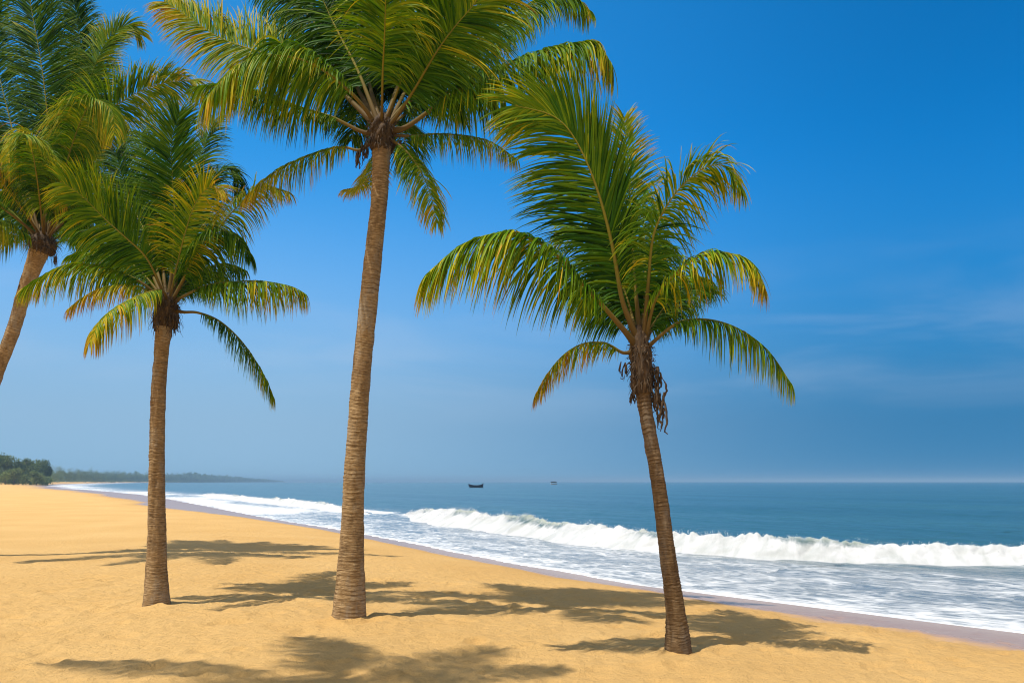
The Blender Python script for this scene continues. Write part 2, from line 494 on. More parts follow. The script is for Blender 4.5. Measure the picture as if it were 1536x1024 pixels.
PALMS['right'] = dict(
    away=[70, 40], reach=1.9, D=7.6, heart=(961, 520),
    trunk=[(1018, 981, 46), (1017, 962, 43), (1015, 930, 36), (1009, 880, 30.5), (1001, 830, 28), (995, 780, 26.5), (985, 710, 24.5), (976, 660, 24), (967, 607, 25), (964, 560, 27), (961, 520, 30)],
    fronds=[
        ([(950, 522), (940, 500), (909, 464), (870, 421), (839, 386), (795, 358), (748, 350), (692, 368), (640, 412)], -0.6, .12, .80, 1.2, .44),
        ([(957, 512), (944, 480), (932, 444), (917, 362), (893, 276), (862, 208), (829, 174), (772, 158)], -0.4, .93, .78, .42, .32, dict(fold=.46)),
        ([(962, 505), (952, 420), (947, 330), (942, 250), (936, 176)], 0.3, .55, .44, .35, .46),
        ([(966, 505), (968, 420), (966, 350), (962, 295), (952, 268)], 0.8, .5, .50, 1.0, .36),
        ([(970, 505), (972, 430), (980, 354), (1002, 306), (1030, 272), (1062, 250), (1090, 252), (1110, 285)], -0.3, .50, .52, .85, .42),
        ([(974, 508), (983, 450), (1010, 413), (1050, 385), (1089, 380), (1125, 392), (1146, 432)], -0.4, .25, .50, 1.1, .50),
        ([(970, 527), (975, 517), (1003, 493), (1026, 481), (1066, 480), (1109, 494), (1152, 526), (1188, 578)], -0.3, .05, .47, 1.3, .40),
        ([(945, 533), (935, 529), (917, 519), (903, 514), (874, 516), (846, 532), (822, 560), (804, 592)], -0.2, .05, .36, 1.3, .60),
        ([(955, 505), (938, 440), (915, 390), (880, 350), (848, 342)], 0.5, .6, .62, .8, .34),
        ([(972, 505), (990, 440), (1000, 400), (994, 360)], 1.0, .4, .46, .9, .28),
        ([(957, 508), (945, 440), (930, 390), (912, 372)], 1.7, .3, .66, .9, .20),
        ([(953, 512), (925, 450), (890, 420), (855, 425)], 0.9, .3, .60, 1.2, .28),
        ([(972, 512), (1000, 450), (1030, 415), (1062, 420)], 0.9, .2, .48, 1.1, .34),
        ([(960, 508), (948, 430), (930, 360), (905, 310)], 0.9, .8, .60, .6, .24),
    ],
    strands=[(985, 548, 28), (990, 560, 42), (986, 566, 70), (993, 590, 62), (940, 546, 24), (936, 543, 30), (950, 590, 18), (984, 590, 26)])
PALMS['left'] = dict(
    away=[75, 112], reach=2.0, D=10.4, heart=(250, 462),
    trunk=[(235, 910, 46), (235, 893, 42), (235, 860, 35), (235.5, 800, 29), (235.5, 700, 25.5), (237.5, 600, 23.5), (242, 530, 23), (246, 490, 26), (250, 462, 30)],
    fronds=[
        ([(262, 458), (272, 446), (312, 428), (359, 422), (397, 422), (437, 430), (458, 441)], -0.3, .0, .58, 1.35, .44),
        ([(265, 468), (275, 468), (297, 469), (328, 481), (359, 508), (384, 542), (400, 571), (411, 598)], 0.0, .0, .42, 1.2, .36),
        ([(252, 450), (246, 438), (230, 436), (200, 447), (172, 463), (150, 484), (136, 512)], -1.2, .15, .50, 1.3, .56),
        ([(238, 452), (216, 433), (194, 428), (156, 431), (125, 446), (102, 464)], -0.4, .0, .38, 1.2, .60),
        ([(243, 452), (225, 433), (200, 417), (169, 405), (125, 397), (87, 402), (36, 432)], -0.2, .15, .62, 1.1, .44),
        ([(247, 452), (241, 430), (219, 386), (187, 355), (156, 327), (125, 296), (96, 275)], -0.5, .85, .66, .6, .36),
        ([(245, 452), (231, 430), (203, 400), (175, 386), (137, 378), (106, 384)], 0.5, .2, .55, 1.1, .34),
        ([(252, 452), (258, 400), (262, 330), (259, 270), (258, 215), (270, 168)], 0.1, .97, .66, .24, .30),
        ([(256, 450), (264, 405), (277, 352), (292, 308), (312, 282), (334, 284)], -0.5, .70, .48, .65, .50),
        ([(262, 452), (272, 425), (300, 383), (331, 339), (364, 302), (396, 280), (432, 288)], -0.2, .3, .48, 1.0, .45),
        ([(262, 450), (290, 390), (322, 350), (352, 352), (376, 386)], -0.3, .3, .52, 1.1, .30),
        ([(248, 450), (222, 360), (194, 299), (174, 230)], 0.7, .85, .62, .6, .20),
        ([(258, 450), (298, 310), (324, 262), (346, 254), (363, 290)], 0.8, .5, .55, .8, .28),
        ([(255, 450), (280, 330), (300, 240), (322, 180)], 0.9, .8, .55, .6, .26),
        ([(250, 450), (238, 350), (222, 270), (212, 200)], 1.0, .8, .62, .7, .24),
        ([(252, 450), (262, 380), (275, 340), (282, 335)], 2.0, .4, .66, 1.0, .24),
        ([(246, 450), (205, 370), (150, 345), (105, 350)], 0.8, .4, .60, 1.0, .28),
        ([(262, 455), (300, 410), (335, 395), (365, 405)], 1.2, .2, .52, 1.2, .26),
    ],
    strands=[(233, 482, 20), (264, 480, 24), (258, 492, 16), (236, 495, 14)])
PALMS['edge'] = dict(
    away=[50, 68, 86, 104, 122, 140, 30, -65, -100, -130], reach=4.6, grow=1.13, D=17.0, heart=(66, 362),
    trunk=[(-66, 838, 42), (-64, 820, 37), (-56, 780, 31), (-42, 690, 22.5), (-10, 575, 20.5), (18, 500, 20.5), (36, 440, 21), (50, 400, 25), (64, 362, 32)],
    fronds=[
        ([(68, 355), (73, 280), (73, 203), (66, 125), (56, 62), (47, 12), (38, -50)], -0.4, .97, .92, .22, .24),
        ([(75, 355), (100, 250), (125, 150), (140, 105), (156, 69), (175, 47), (194, 39), (212, 54)], 0.5, .85, .72, .5, .36),
        ([(80, 352), (110, 240), (150, 178), (187, 150), (225, 131), (266, 122), (296, 122)], -0.5, .55, .84, .75, .42),
        ([(78, 355), (100, 245), (122, 180), (142, 150), (168, 168), (172, 205)], -1.6, .5, .90, 1.2, .44),
        ([(66, 360), (66, 300), (62, 250), (53, 217), (30, 205), (2, 244)], -1.6, .55, .88, 1.25, .55),
        ([(52, 366), (20, 320), (-20, 292), (-62, 306)], 0.2, .2, .8, 1.1, .42),
        ([(50, 374), (15, 352), (-30, 350), (-72, 385)], -0.2, .05, .7, 1.25, .46),
        ([(84, 372), (120, 358), (160, 368), (198, 404)], 0.4, .1, .68, 1.2, .40),
        ([(78, 355), (118, 210), (122, 90), (108, -20)], 0.9, .85, .8, .6, .20),
        ([(56, 358), (20, 200), (-8, 70), (0, -30)], 0.9, .8, .8, .7, .26),
        ([(56, 360), (10, 240), (-40, 165), (-95, 150)], 0.6, .5, .8, .9, .28),
        ([(86, 366), (130, 325), (170, 308), (205, 330)], 1.2, .2, .72, 1.1, .34),
        ([(70, 355), (90, 260), (118, 220), (150, 215)], 1.6, .5, .80, 1.0, .22),
        ([(62, 355), (40, 270), (22, 230), (4, 225)], 1.8, .4, .80, 1.0, .24),
        ([(76, 358), (112, 290), (150, 262), (182, 285)], -1.2, .4, .72, 1.2, .34),
        ([(70, 356), (92, 220), (110, 150), (140, 120)], 1.0, .8, .80, .8, .2),
        ([(52, 368), (26, 345), (2, 330), (-22, 350)], -1.6, .2, .62, 1.3, .44),
    ],
    strands=[(40, 400, 34), (34, 412, 28), (48, 396, 22), (84, 385, 20)])


def tube(P, R, n=10, flat=1.0, N=None):
    """tapered tube along points P with radii R"""
    T = unit(np.gradient(P, axis=0))
    ref = np.array([0.13, 1.0, 0.07]) if N is None else N
    A = unit(np.cross(T, ref)); B = unit(np.cross(T, A))
    th = np.linspace(0, 2 * np.pi, n, endpoint=False)
    ring = (np.cos(th)[None, :, None] * A[:, None, :] + flat * np.sin(th)[None, :, None] * B[:, None, :]) * R[:, None, None]
    V = (P[:, None, :] + ring).reshape(-1, 3)
    i = np.arange(len(P) * n).reshape(len(P), n)
    j = np.roll(i, -1, 1)
    Q = np.stack([i[:-1], j[:-1], j[1:], i[1:]], -1).reshape(-1, 4)
    return V, Q, A, B, th


def build_trunk(root, P, W, D, seed, tone=1.0):
    """P: centre line (m), W: widths (m)"""
    n = int(np.linalg.norm(np.diff(P, axis=0), axis=1).sum() / 0.0085)
    PW, L = crom(np.hstack([P, W[:, None]]), n)
    C3, R = PW[:, :3], PW[:, 3] / 2
    h = np.linspace(0, L, n)
    rng = np.random.default_rng(seed)
    # leaf-scar rings: uneven spacing, each one a small ledge
    pos = [0.0]
    while pos[-1] < L + 0.2:
        pos.append(pos[-1] + rng.uniform(0.55, 1.55) * (0.032 + 0.024 * float(vnoise(pos[-1] * 1.7, seed * 1.3, seed))))
    pos = np.array(pos)
    nseg = 40
    T = unit(np.gradient(C3, axis=0))
    A = unit(np.cross(T, np.array([0.1, 1.0, 0.0]))); B = unit(np.cross(T, A))
    th = np.linspace(0, 2 * np.pi, nseg, endpoint=False)
    hh = h[:, None] + 0.017 * fbm(np.cos(th)[None, :] * 1.5 + h[:, None] * 0.7, np.sin(th)[None, :] * 1.5 + seed + h[:, None] * 1.1, 3, seed)
    k = np.clip(np.searchsorted(pos, hh) - 1, 0, len(pos) - 2)
    k = np.maximum(k, 0)
    ph = (hh - pos[k]) / (pos[k + 1] - pos[k])
    amp = (0.25 + 1.25 * _hash(k, k * 0, seed) ** 1.3) * np.clip(0.85 + 1.1 * fbm(np.cos(th)[None, :] * 1.8 + hh * 2.2, np.sin(th)[None, :] * 1.8 + 9, 3, seed + 12), .15, 1.6)
    ledge = (1 - ph) ** 1.5 - 0.5
    rr = R[:, None] - 0.006 + 0.0055 * amp * ledge + 0.008 * fbm(th[None, :] * 2 + 0 * h[:, None], h[:, None] * 9, 4, seed + 3)
    rr += 0.010 * fbm(np.cos(th)[None, :] * 2 + h[:, None] * 1.4, np.sin(th)[None, :] * 2 + 5, 3, seed + 9)
    flare = np.clip(1 - h / 0.32, 0, 1)[:, None] ** 2
    rr += flare * 0.06 * (vnoise(th[None, :] * 2.6 + 0 * h[:, None], h[:, None] * 2, seed + 4) + .1)
    V = C3[:, None, :] + rr[..., None] * (np.cos(th)[None, :, None] * A[:, None, :] + np.sin(th)[None, :, None] * B[:, None, :])
    ring = np.clip(1 - np.minimum(ph, 1 - ph) * 5.5, 0, 1) * np.clip(amp, 0, 1)
    i = np.arange(n * nseg).reshape(n, nseg); j = np.roll(i, -1, 1)
    Q = np.stack([i[:-1], j[:-1], j[1:], i[1:]], -1).reshape(-1, 4)
    return mesh('trunk', V.reshape(-1, 3), Q, M_BARK, root, {'ring': ring.ravel(), 'tone': np.full(ring.size, tone)})


def build_frond(root, P3, face, leaf, droop, yellow, seed, wind=(-0.10, 0.02, 0.0), dens=1.0, bare=None, fold=1.0):
    rng = np.random.default_rng(seed)
    n = 90
    R, L = crom(P3, n)
    T = unit(np.gradient(R, axis=0))
    up = np.array([0, 0, 1.0]); vw = np.array([0, 1.0, 0])
    S1 = np.cross(T, up); w1 = np.linalg.norm(S1, axis=1, keepdims=True)
    S1 = unit(S1); S2 = unit(np.cross(T, vw))
    S2 = np.where((np.sum(S1 * S2, 1) < 0)[:, None], -S2, S2)
    S1 = S1 * np.clip(w1 * 2.5, 0.02, 1)
    S = unit(S1 * (1 - face) + S2 * face + 1e-4)
    for _ in range(3):
        S[1:-1] = unit(S[:-2] + S[1:-1] * 2 + S[2:])
    S = unit(S - T * np.sum(S * T, 1, keepdims=True))
    N = np.cross(S, T)
    flip = np.sign(N[:, 2]); flip[flip == 0] = 1
    if abs(N[:, 2].mean()) > 0.05:
        N = N * np.sign(N[:, 2].mean())
    # stalk
    u = np.linspace(0, 1, n)
    rad = 0.024 * (1 - u) ** 1.35 + 0.0032 + 0.020 * np.exp(-u * 22)
    rad *= min(1.15, max(0.62, L / 2.6))
    u0 = bare if bare else (0.22 if L > 1.6 else 0.15)
    k0 = int(u0 * n)
    SV, SQ, *_ = tube(R[:k0 + 1], rad[:k0 + 1], 8, 0.62, None)
    RV, RQ, *_ = tube(R[k0:], rad[k0:], 6, 0.62, None)
    # leaflets
    cnt = max(26, int(L * (1 - u0) / 0.0108 * dens))
    m = 8
    V = []; Q = []; TI = []
    base = 0
    for side in (-1, 1):
        uu = np.linspace(u0, 0.992, cnt) + rng.normal(0, 0.0035, cnt)
        uu = np.clip(uu, u0 * 0.9, 0.998)
        v = np.clip((uu - u0) / (1 - u0), 0, 1)
        ii = uu * (n - 1)
        def smp(a): return np.stack([np.interp(ii, np.arange(n), a[:, k]) for k in range(3)], 1)
        p, t, s, nn = smp(R), unit(smp(T)), unit(smp(S)), unit(smp(N))
        prof = 1.06 * np.minimum(1, 0.42 + 2.0 * np.clip(v, 0, 1)) * (1 - 0.58 * np.clip(v, 0, 1) ** 3.6)
        ln = leaf * prof * rng.uniform(0.80, 1.12, cnt)
        ln *= np.where(rng.random(cnt) < 0.10, rng.uniform(0.45, 0.8, cnt), 1)
        # clusters of leaflets stick together a little
        cl = fbm(v * 26 + 100 * side, v * 0 + seed * 0.37, 3, seed)
        ang = np.radians(72 - 42 * v ** 1.3 + 13 * cl + rng.normal(0, 6.0, cnt))
        lift = 0.30 - 0.46 * min(droop, 1.35) + 0.20 * cl + rng.normal(0, 0.09, cnt)
        if side * np.mean(S[:, 0]) > 0: ang = ang * fold       # the half folded in
        d = t * np.cos(ang)[:, None] + side * s * np.sin(ang)[:, None] + nn * lift[:, None] * np.sin(ang)[:, None]
        d = unit(d)
        dr = droop * (1 + 0.30 * cl + rng.normal(0, 0.12, cnt))
        dr = np.maximum(dr, 0.1)
        pos = p + nn * 0.004
        wref = unit(nn + rng.normal(0, 0.28, (cnt, 3)))
        wd = rng.uniform(0.0062, 0.0108, cnt) * np.clip(leaf / 0.6, 0.75, 1.25)
        frag = rng.normal(0, 0.115, cnt)
        tip0 = rng.uniform(0.5, 1.0, cnt)
        tw = rng.normal(0, 0.5, cnt)
        rows = []; tin = []
        for k in range(m + 1):
            f = k / m
            W = unit(np.cross(d, wref))
            B = np.cross(W, d)
            c, sn = np.cos(tw * f), np.sin(tw * f)
            W2 = W * c[:, None] + B * sn[:, None]
            N2 = -W * sn[:, None] + B * c[:, None]
            prof_w = (0.42 + 0.58 * min(1, f * 5)) * (1 - f ** 2.2) + 0.05
            hw = (wd * prof_w)[:, None]
            rows.append(np.stack([pos - W2 * hw + N2 * hw * 0.35, pos - N2 * hw * 0.25, pos + W2 * hw + N2 * hw * 0.35], 1))
            tt = yellow * 1.12 - 0.09 + frag + 0.16 * cl + (0.06 + 0.50 * yellow) * tip0 * f ** 1.8 + 0.26 * (v - 0.40) * (yellow > 0.3)
            tin.append(np.repeat(tt[:, None], 3, 1))
            if k < m:
                pos = pos + d * (ln / m)[:, None]
                grav = np.array([wind[0], wind[1], -1.0])
                d = unit(d + grav * (dr * np.where(dr > .8, 0.34 - 0.16 * f, 0.10 + 0.34 * f))[:, None])
        G = np.stack(rows, 1)                 # cnt, m+1, 3, 3
        V.append(G.reshape(-1, 3)); TI.append(np.stack(tin, 1).reshape(-1))
        idx = base + np.arange(cnt * (m + 1) * 3).reshape(cnt, m + 1, 3)
        Q.append(np.stack([idx[:, :-1, :-1], idx[:, :-1, 1:], idx[:, 1:, 1:], idx[:, 1:, :-1]], -1).reshape(-1, 4))
        base += cnt * (m + 1) * 3
    # frond stands where its stalk leaves the crown
    V.append(RV); Q.append(RQ + base); TI.append(np.zeros(len(RV)))
    al = np.concatenate([np.zeros(base), np.repeat(u[k0:], 6)])
    fo = mesh('frond', np.vstack(V), np.vstack(Q), M_LEAF, root, {'tint': np.clip(np.concatenate(TI), 0, 1), 'along': al},
              mat2=M_STALK, n2=len(RQ))
    st = mesh('stalk', SV, SQ, M_STALK, root, {'along': np.repeat(u[:k0 + 1], 8)})
    st.parent = fo
    return fo


def ribbon(P, w, W):
    T = unit(np.gradient(P, axis=0))
    A = unit(np.cross(T, W)); B = np.cross(A, T)
    V = np.stack([P - A * w[:, None], P + B * w[:, None] * 0.4, P + A * w[:, None], P - B * w[:, None] * 0.4], 1).reshape(-1, 3)
    i = np.arange(len(P) * 4).reshape(-1, 4); j = np.roll(i, -1, 1)
    return V, np.stack([i[:-1], j[:-1], j[1:], i[1:]], -1).reshape(-1, 4)


def build_sheath(root, C0, ax, rad, height, seed):
    """the brown mat of fibre and old leaf bases round the growing point"""
    rng = np.random.default_rng(seed)
    V = []; Q = []; b = 0
    n, k = 46, 44
    hh = np.linspace(-0.55, 0.75, n)
    prof = np.interp(hh, [-0.55, -0.4, -0.1, 0.15, 0.45, 0.75], [0.84, 0.98, 1.08, 1.06, 0.80, 0.30]) * rad
    th = np.linspace(0, 2 * np.pi, k, endpoint=False)
    nz = fbm(np.cos(th)[None] * 2.2 + hh[:, None] * 3, np.sin(th)[None] * 2.2 + seed, 4, seed)
    rr = prof[:, None] * (1 + 0.42 * nz)
    cen = C0 + ax[None] * hh[:, None] * height
    X = unit(np.cross(ax, [0, 1, 0.1])); Y = np.cross(ax, X)
    G = cen[:, None] + rr[..., None] * (np.cos(th)[None, :, None] * X + np.sin(th)[None, :, None] * Y)
    V.append(G.reshape(-1, 3))
    i = np.arange(n * k).reshape(n, k); j = np.roll(i, -1, 1)
    Q.append(np.stack([i[:-1], j[:-1], j[1:], i[1:]], -1).reshape(-1, 4)); b = n * k
    # shaggy fibres and broken leaf bases
    for q in range(190):
        a = rng.uniform(0, 2 * np.pi); h0 = rng.uniform(-0.45, 0.45)
        r0 = np.interp(h0, hh, prof) * rng.uniform(0.92, 1.08)
        o = np.cos(a) * X + np.sin(a) * Y
        p0 = C0 + ax * h0 * height + o * r0
        ln = rng.uniform(0.06, 0.17) * (rad / 0.13)
        s = np.linspace(0, 1, 6)[:, None]
        up = rng.uniform(-0.2, 0.9) if h0 > 0 else rng.uniform(-0.9, 0.3)
        P = p0 + o * s * ln * 0.45 + ax * up * s * ln - np.array([0, 0, 1]) * (s ** 2) * ln * rng.uniform(0.2, 0.9)
        P += rng.normal(0, 0.008, P.shape) * s
        w = rng.uniform(0.004, 0.014) * (1 - s[:, 0] * 0.8)
        v_, q_ = ribbon(P, w, o)
        V.append(v_); Q.append(q_ + b); b += len(v_)
    return mesh('fibre_sheath', np.vstack(V), np.vstack(Q), M_FIBRE, root)


def build_strand(root, p0, length, seed):
    rng = np.random.default_rng(seed)
    V = []; Q = []; b = 0
    for q in range(rng.integers(4, 7)):
        s = np.linspace(0, 1, 14)[:, None]
        ln = length * rng.uniform(0.55, 1.0)
        dx = rng.normal(0, 0.10, 3); dx[2] = 0
        P = p0 + rng.normal(0, 0.012, 3) + np.array([0, 0, -1]) * s * ln + dx * np.sin(s * 2.2) * ln
        P = P + np.stack([fbm(s[:, 0] * 6 + q, s[:, 0] * 0 + seed + k, 3, seed + k) for k in range(3)], 1) * 0.05 * ln / 0.3 * s
        w = rng.uniform(0.006, 0.016) * (0.4 + 0.6 * np.sin(np.pi * np.clip(s[:, 0] * 1.05, 0, 1)) + 0.25 * rng.random(14))
        v_, q_ = ribbon(P, w, rng.normal(0, 1, 3))
        V.append(v_); Q.append(q_ + b); b += len(v_)
    return mesh('dead_strip', np.vstack(V), np.vstack(Q), M_FIBRE, root)


def build_palm(key, label):
    cfg = PALMS[key]; D = cfg['D']; ppm = F / D
    seed = {'center': 100, 'right': 200, 'left': 300, 'edge': 400}[key]
    P = np.array([at(x, y, D) for x, y, w in cfg['trunk']]); W = np.array([w * .94 / ppm for *_, w in cfg['trunk']])
    P = np.vstack([P[0] + (P[0] - P[1]) * (0.25 / np.linalg.norm(P[0] - P[1])), P]); W = np.concatenate([[W[0] * 1.05], W])
    TREES_XY[key] = (P[1][0], P[1][1], W[1])
    root = empty('palm_tree', (P[1][0], P[1][1], 0.0))
    tag(root, label, 'palm tree', 'palms on the beach')
    build_trunk(root, P, W, D, seed, {'right': 0.0, 'left': .8}.get(key, 1.0))
    heart = at(*cfg['heart'], D)
    ax = unit(P[-1] - P[-3])
    build_sheath(root, heart - ax * (0.17 if key == 'right' else 0.06), ax, W[-1] * 0.56, 0.50 if key == 'right' else 0.34, seed)
    # frond bases sit round the growing point, in depth as well
    for i, fr in enumerate(cfg['fronds']):
        pts, dep, face, leaf, droop, yel, *opt = fr
        opt = opt[0] if opt else {}; leaf = leaf * cfg.get('grow', 1.0)
        dep = dep * 1.45 if dep > 0.3 else dep
        pts = np.array(pts, float)
        s = np.concatenate([[0], np.cumsum(np.linalg.norm(np.diff(pts, axis=0), axis=1))]); s /= s[-1]
        d0 = 0.07 * np.sign(dep) * min(1, abs(dep))
        dd = d0 + dep * s ** 1.2 * 0.9 + 0.12 * dep * np.sin(np.pi * s)
        P3 = np.array([at(x, y, D + q) for (x, y), q in zip(pts, dd)])
        # start inside the sheath
        P3[0] = P3[0] * 0.45 + heart * 0.55
        build_frond(root, P3, face, leaf, droop, yel, seed + i * 7, dens=1.4 if face > .8 else 1.1, **opt)
    # fronds reaching away inland and out to sea, seen end on behind the others
    rng = np.random.default_rng(seed + 5)
    ml = np.median([f[3] for f in cfg['fronds']]); sc = cfg['reach']
    for i, a in enumerate(cfg['away']):
        a = math.radians(a); o = np.array([math.cos(a), math.sin(a), 0.0])
        el = math.radians(rng.uniform(34, 58)); q = np.linspace(0, 1, 7)[:, None]
        P3 = heart + o * q * sc * math.cos(el) + np.array([0, 0, 1.0]) * (math.sin(el) * q - .45 * q ** 2.3) * sc
        build_frond(root, P3, 0.0, ml * .85, .78, rng.uniform(.2, .36), seed + 300 + i * 7)
    for i, (x, y, l) in enumerate(cfg['strands']):
        p0 = at(x, y, D - 0.05)
        build_strand(root, p0, l / ppm, seed + 50 + i)
    return root


palm_c = build_palm('center', 'tallest palm, with the thickest ringed trunk and a crown reaching the top of the picture')
palm_r = build_palm('right', 'short palm nearest the surf, leaning left, with ragged brown strips hanging below its crown')
palm_l = build_palm('left', 'slim upright palm with a low crown, second from the left picture edge')
palm_e = build_palm('edge', 'palm at the left picture edge with a strongly slanting trunk and large dark upright frond')


def build_free_palm(base, heart, seed, label, nf, flen, leaf):
    """a palm laid out by angles instead of tracing: it stands beside the photographer"""
    base = np.array(base, float); heart = np.array(heart, float)
    root = empty('palm_tree', tuple(base)); tag(root, label, 'palm tree', 'palms on the beach')
    k = np.linspace(0, 1, 8)[:, None]
    P = base + (heart - base) * np.hstack([k ** 1.5, k ** 1.5, k]); P = np.vstack([base - [0, 0, .25], P])
    W = np.array([.52, .50, .37, .32, .30, .28, .27, .27, .30])
    build_trunk(root, P, W, 9, seed)
    build_sheath(root, heart, np.array([0, 0, 1.0]), .16, .4, seed)
    rng = np.random.default_rng(seed)
    for i in range(nf):
        a = i * 2.39996 + rng.uniform(-.2, .2)
        el = np.radians(np.interp(i / (nf - 1), [0, 1], [72, -22]))
        o = np.array([math.cos(a), math.sin(a), 0])
        s = np.linspace(0, 1, 7)[:, None]
        Lf = flen * rng.uniform(.85, 1.1)
        bend = rng.uniform(.35, .6)
        P3 = heart + o * s * Lf * math.cos(el) + np.array([0, 0, 1.0]) * (math.sin(el) * s - bend * s ** 2.2) * Lf
        build_frond(root, P3, 0.0, leaf, rng.uniform(.6, 1.2), float(np.interp(i / nf, [0, 1], [.2, .5])), seed + i * 5)
    TREES_XY['free%d' % seed] = (base[0], base[1], .5)
    return root


build_free_palm((-6.6, 3.3, 0), (-5.0, 4.2, 9.6), 700, 'tall palm just beyond the left picture edge, its crown shading the nearest sand', 12, 2.4, .62)

# ------------------------------------------------------------------ sand
def build_sand():
    xs = axis(-9000, 9000, -9.0, 9.5, 0.040, 1.10)
    ys = axis(-3000, 30000, 4.6, 15.0, 0.040, 1.055)
    X, Y = np.meshgrid(xs, ys)
    nx, ny = len(xs), len(ys)
    s, t = shore_coords(X, Y)
    x = X.ravel(); y = Y.ravel()
    z = sand_z(s, x, y)
    near = np.exp(-np.hypot(x, y) / 60.0)
    dry = sstep(1.2, 4.5, s)
    rough = 0.050 * fbm(x * 0.55, y * 0.55, 3, 5) + 0.030 * fbm(x * 2.1, y * 2.1, 4, 6)
    lump = fbm(x * 5.5, y * 5.5, 3, 8)
    rough = rough + 0.022 * np.abs(lump) + 0.022 * fbm(x * 12, y * 12, 2, 9)
    z = z + near * dry * rough
    z = z + near * sstep(0.6, 2.0, s) * (1 - dry) * 0.006 * fbm(x * 3, y * 3, 3, 15)
    # trodden hollows with pushed-up rims
    rng = np.random.default_rng(4)
    for _ in range(520):
        cx, cy = rng.uniform(-7, 6), rng.uniform(4.7, 14)
        r = rng.uniform(0.05, 0.13); dep = rng.uniform(0.010, 0.032); a = rng.uniform(0, np.pi); e = rng.uniform(1, 2.2)
        m = (np.abs(x - cx) < 0.8) & (np.abs(y - cy) < 0.8)
        dx, dy = x[m] - cx, y[m] - cy
        q = np.hypot((dx * np.cos(a) + dy * np.sin(a)) / e, -dx * np.sin(a) + dy * np.cos(a)) / r
        z[m] += dry[m] * dep * (-np.exp(-q ** 2) + 0.5 * np.exp(-((q - 1.5) / 0.45) ** 2))
    for k, (tx, ty, w) in TREES_XY.items():
        d = np.hypot(x - tx, y - ty)
        z += (0.045 + 0.08 * fbm(x * 2.3, y * 2.3, 2, 71)) * np.exp(-(d / (w * 1.2)) ** 2) - 0.02 * np.exp(-((d - w * .62) / .09) ** 2)
    # damp strip above the swash; broader along the far beach
    ww = np.interp(t, [-40, -9, -5.5, -2, 2, 14, 30, 45, 120, 300, 700], [4.6, 4.2, 3.6, 2.5, 2.0, 1.9, 2.7, 5.0, 7.5, 11.0, 13])
    wet = 1 - sstep(0.45, 1.55, s / ww + 0.25 * fbm(t * 0.10, t * 0 + 3, 3, 44))
    o = mesh('sand', np.stack([x, y, z], 1), gridquads(nx, ny), M_SAND, None, {'wet': wet, 'damp': np.exp(-np.maximum(s, 0) / 3.5) * np.exp(-np.hypot(x, y) / 120)})
    tag(o, kind='structure')


build_sand()

# ------------------------------------------------------------------ breaking waves: crest lines in plan
WAVE1 = crom([(-6.9, 52.5), (-5.6, 49), (-2.6, 41), (1.0, 33), (4.8, 25.4), (9.6, 22.4), (13.4, 21.4), (20, 19), (30, 15)], 1200)
WAVE2 = crom([(-9.6, 55), (-14, 63), (-20, 74), (-32, 96), (-52, 135)], 700)


def dist_line(x, y, Ln):
    d = np.full(x.shape, 1e9)
    for p in Ln[::12]:
        d = np.minimum(d, np.hypot(x - p[0], y - p[1]))
    return d


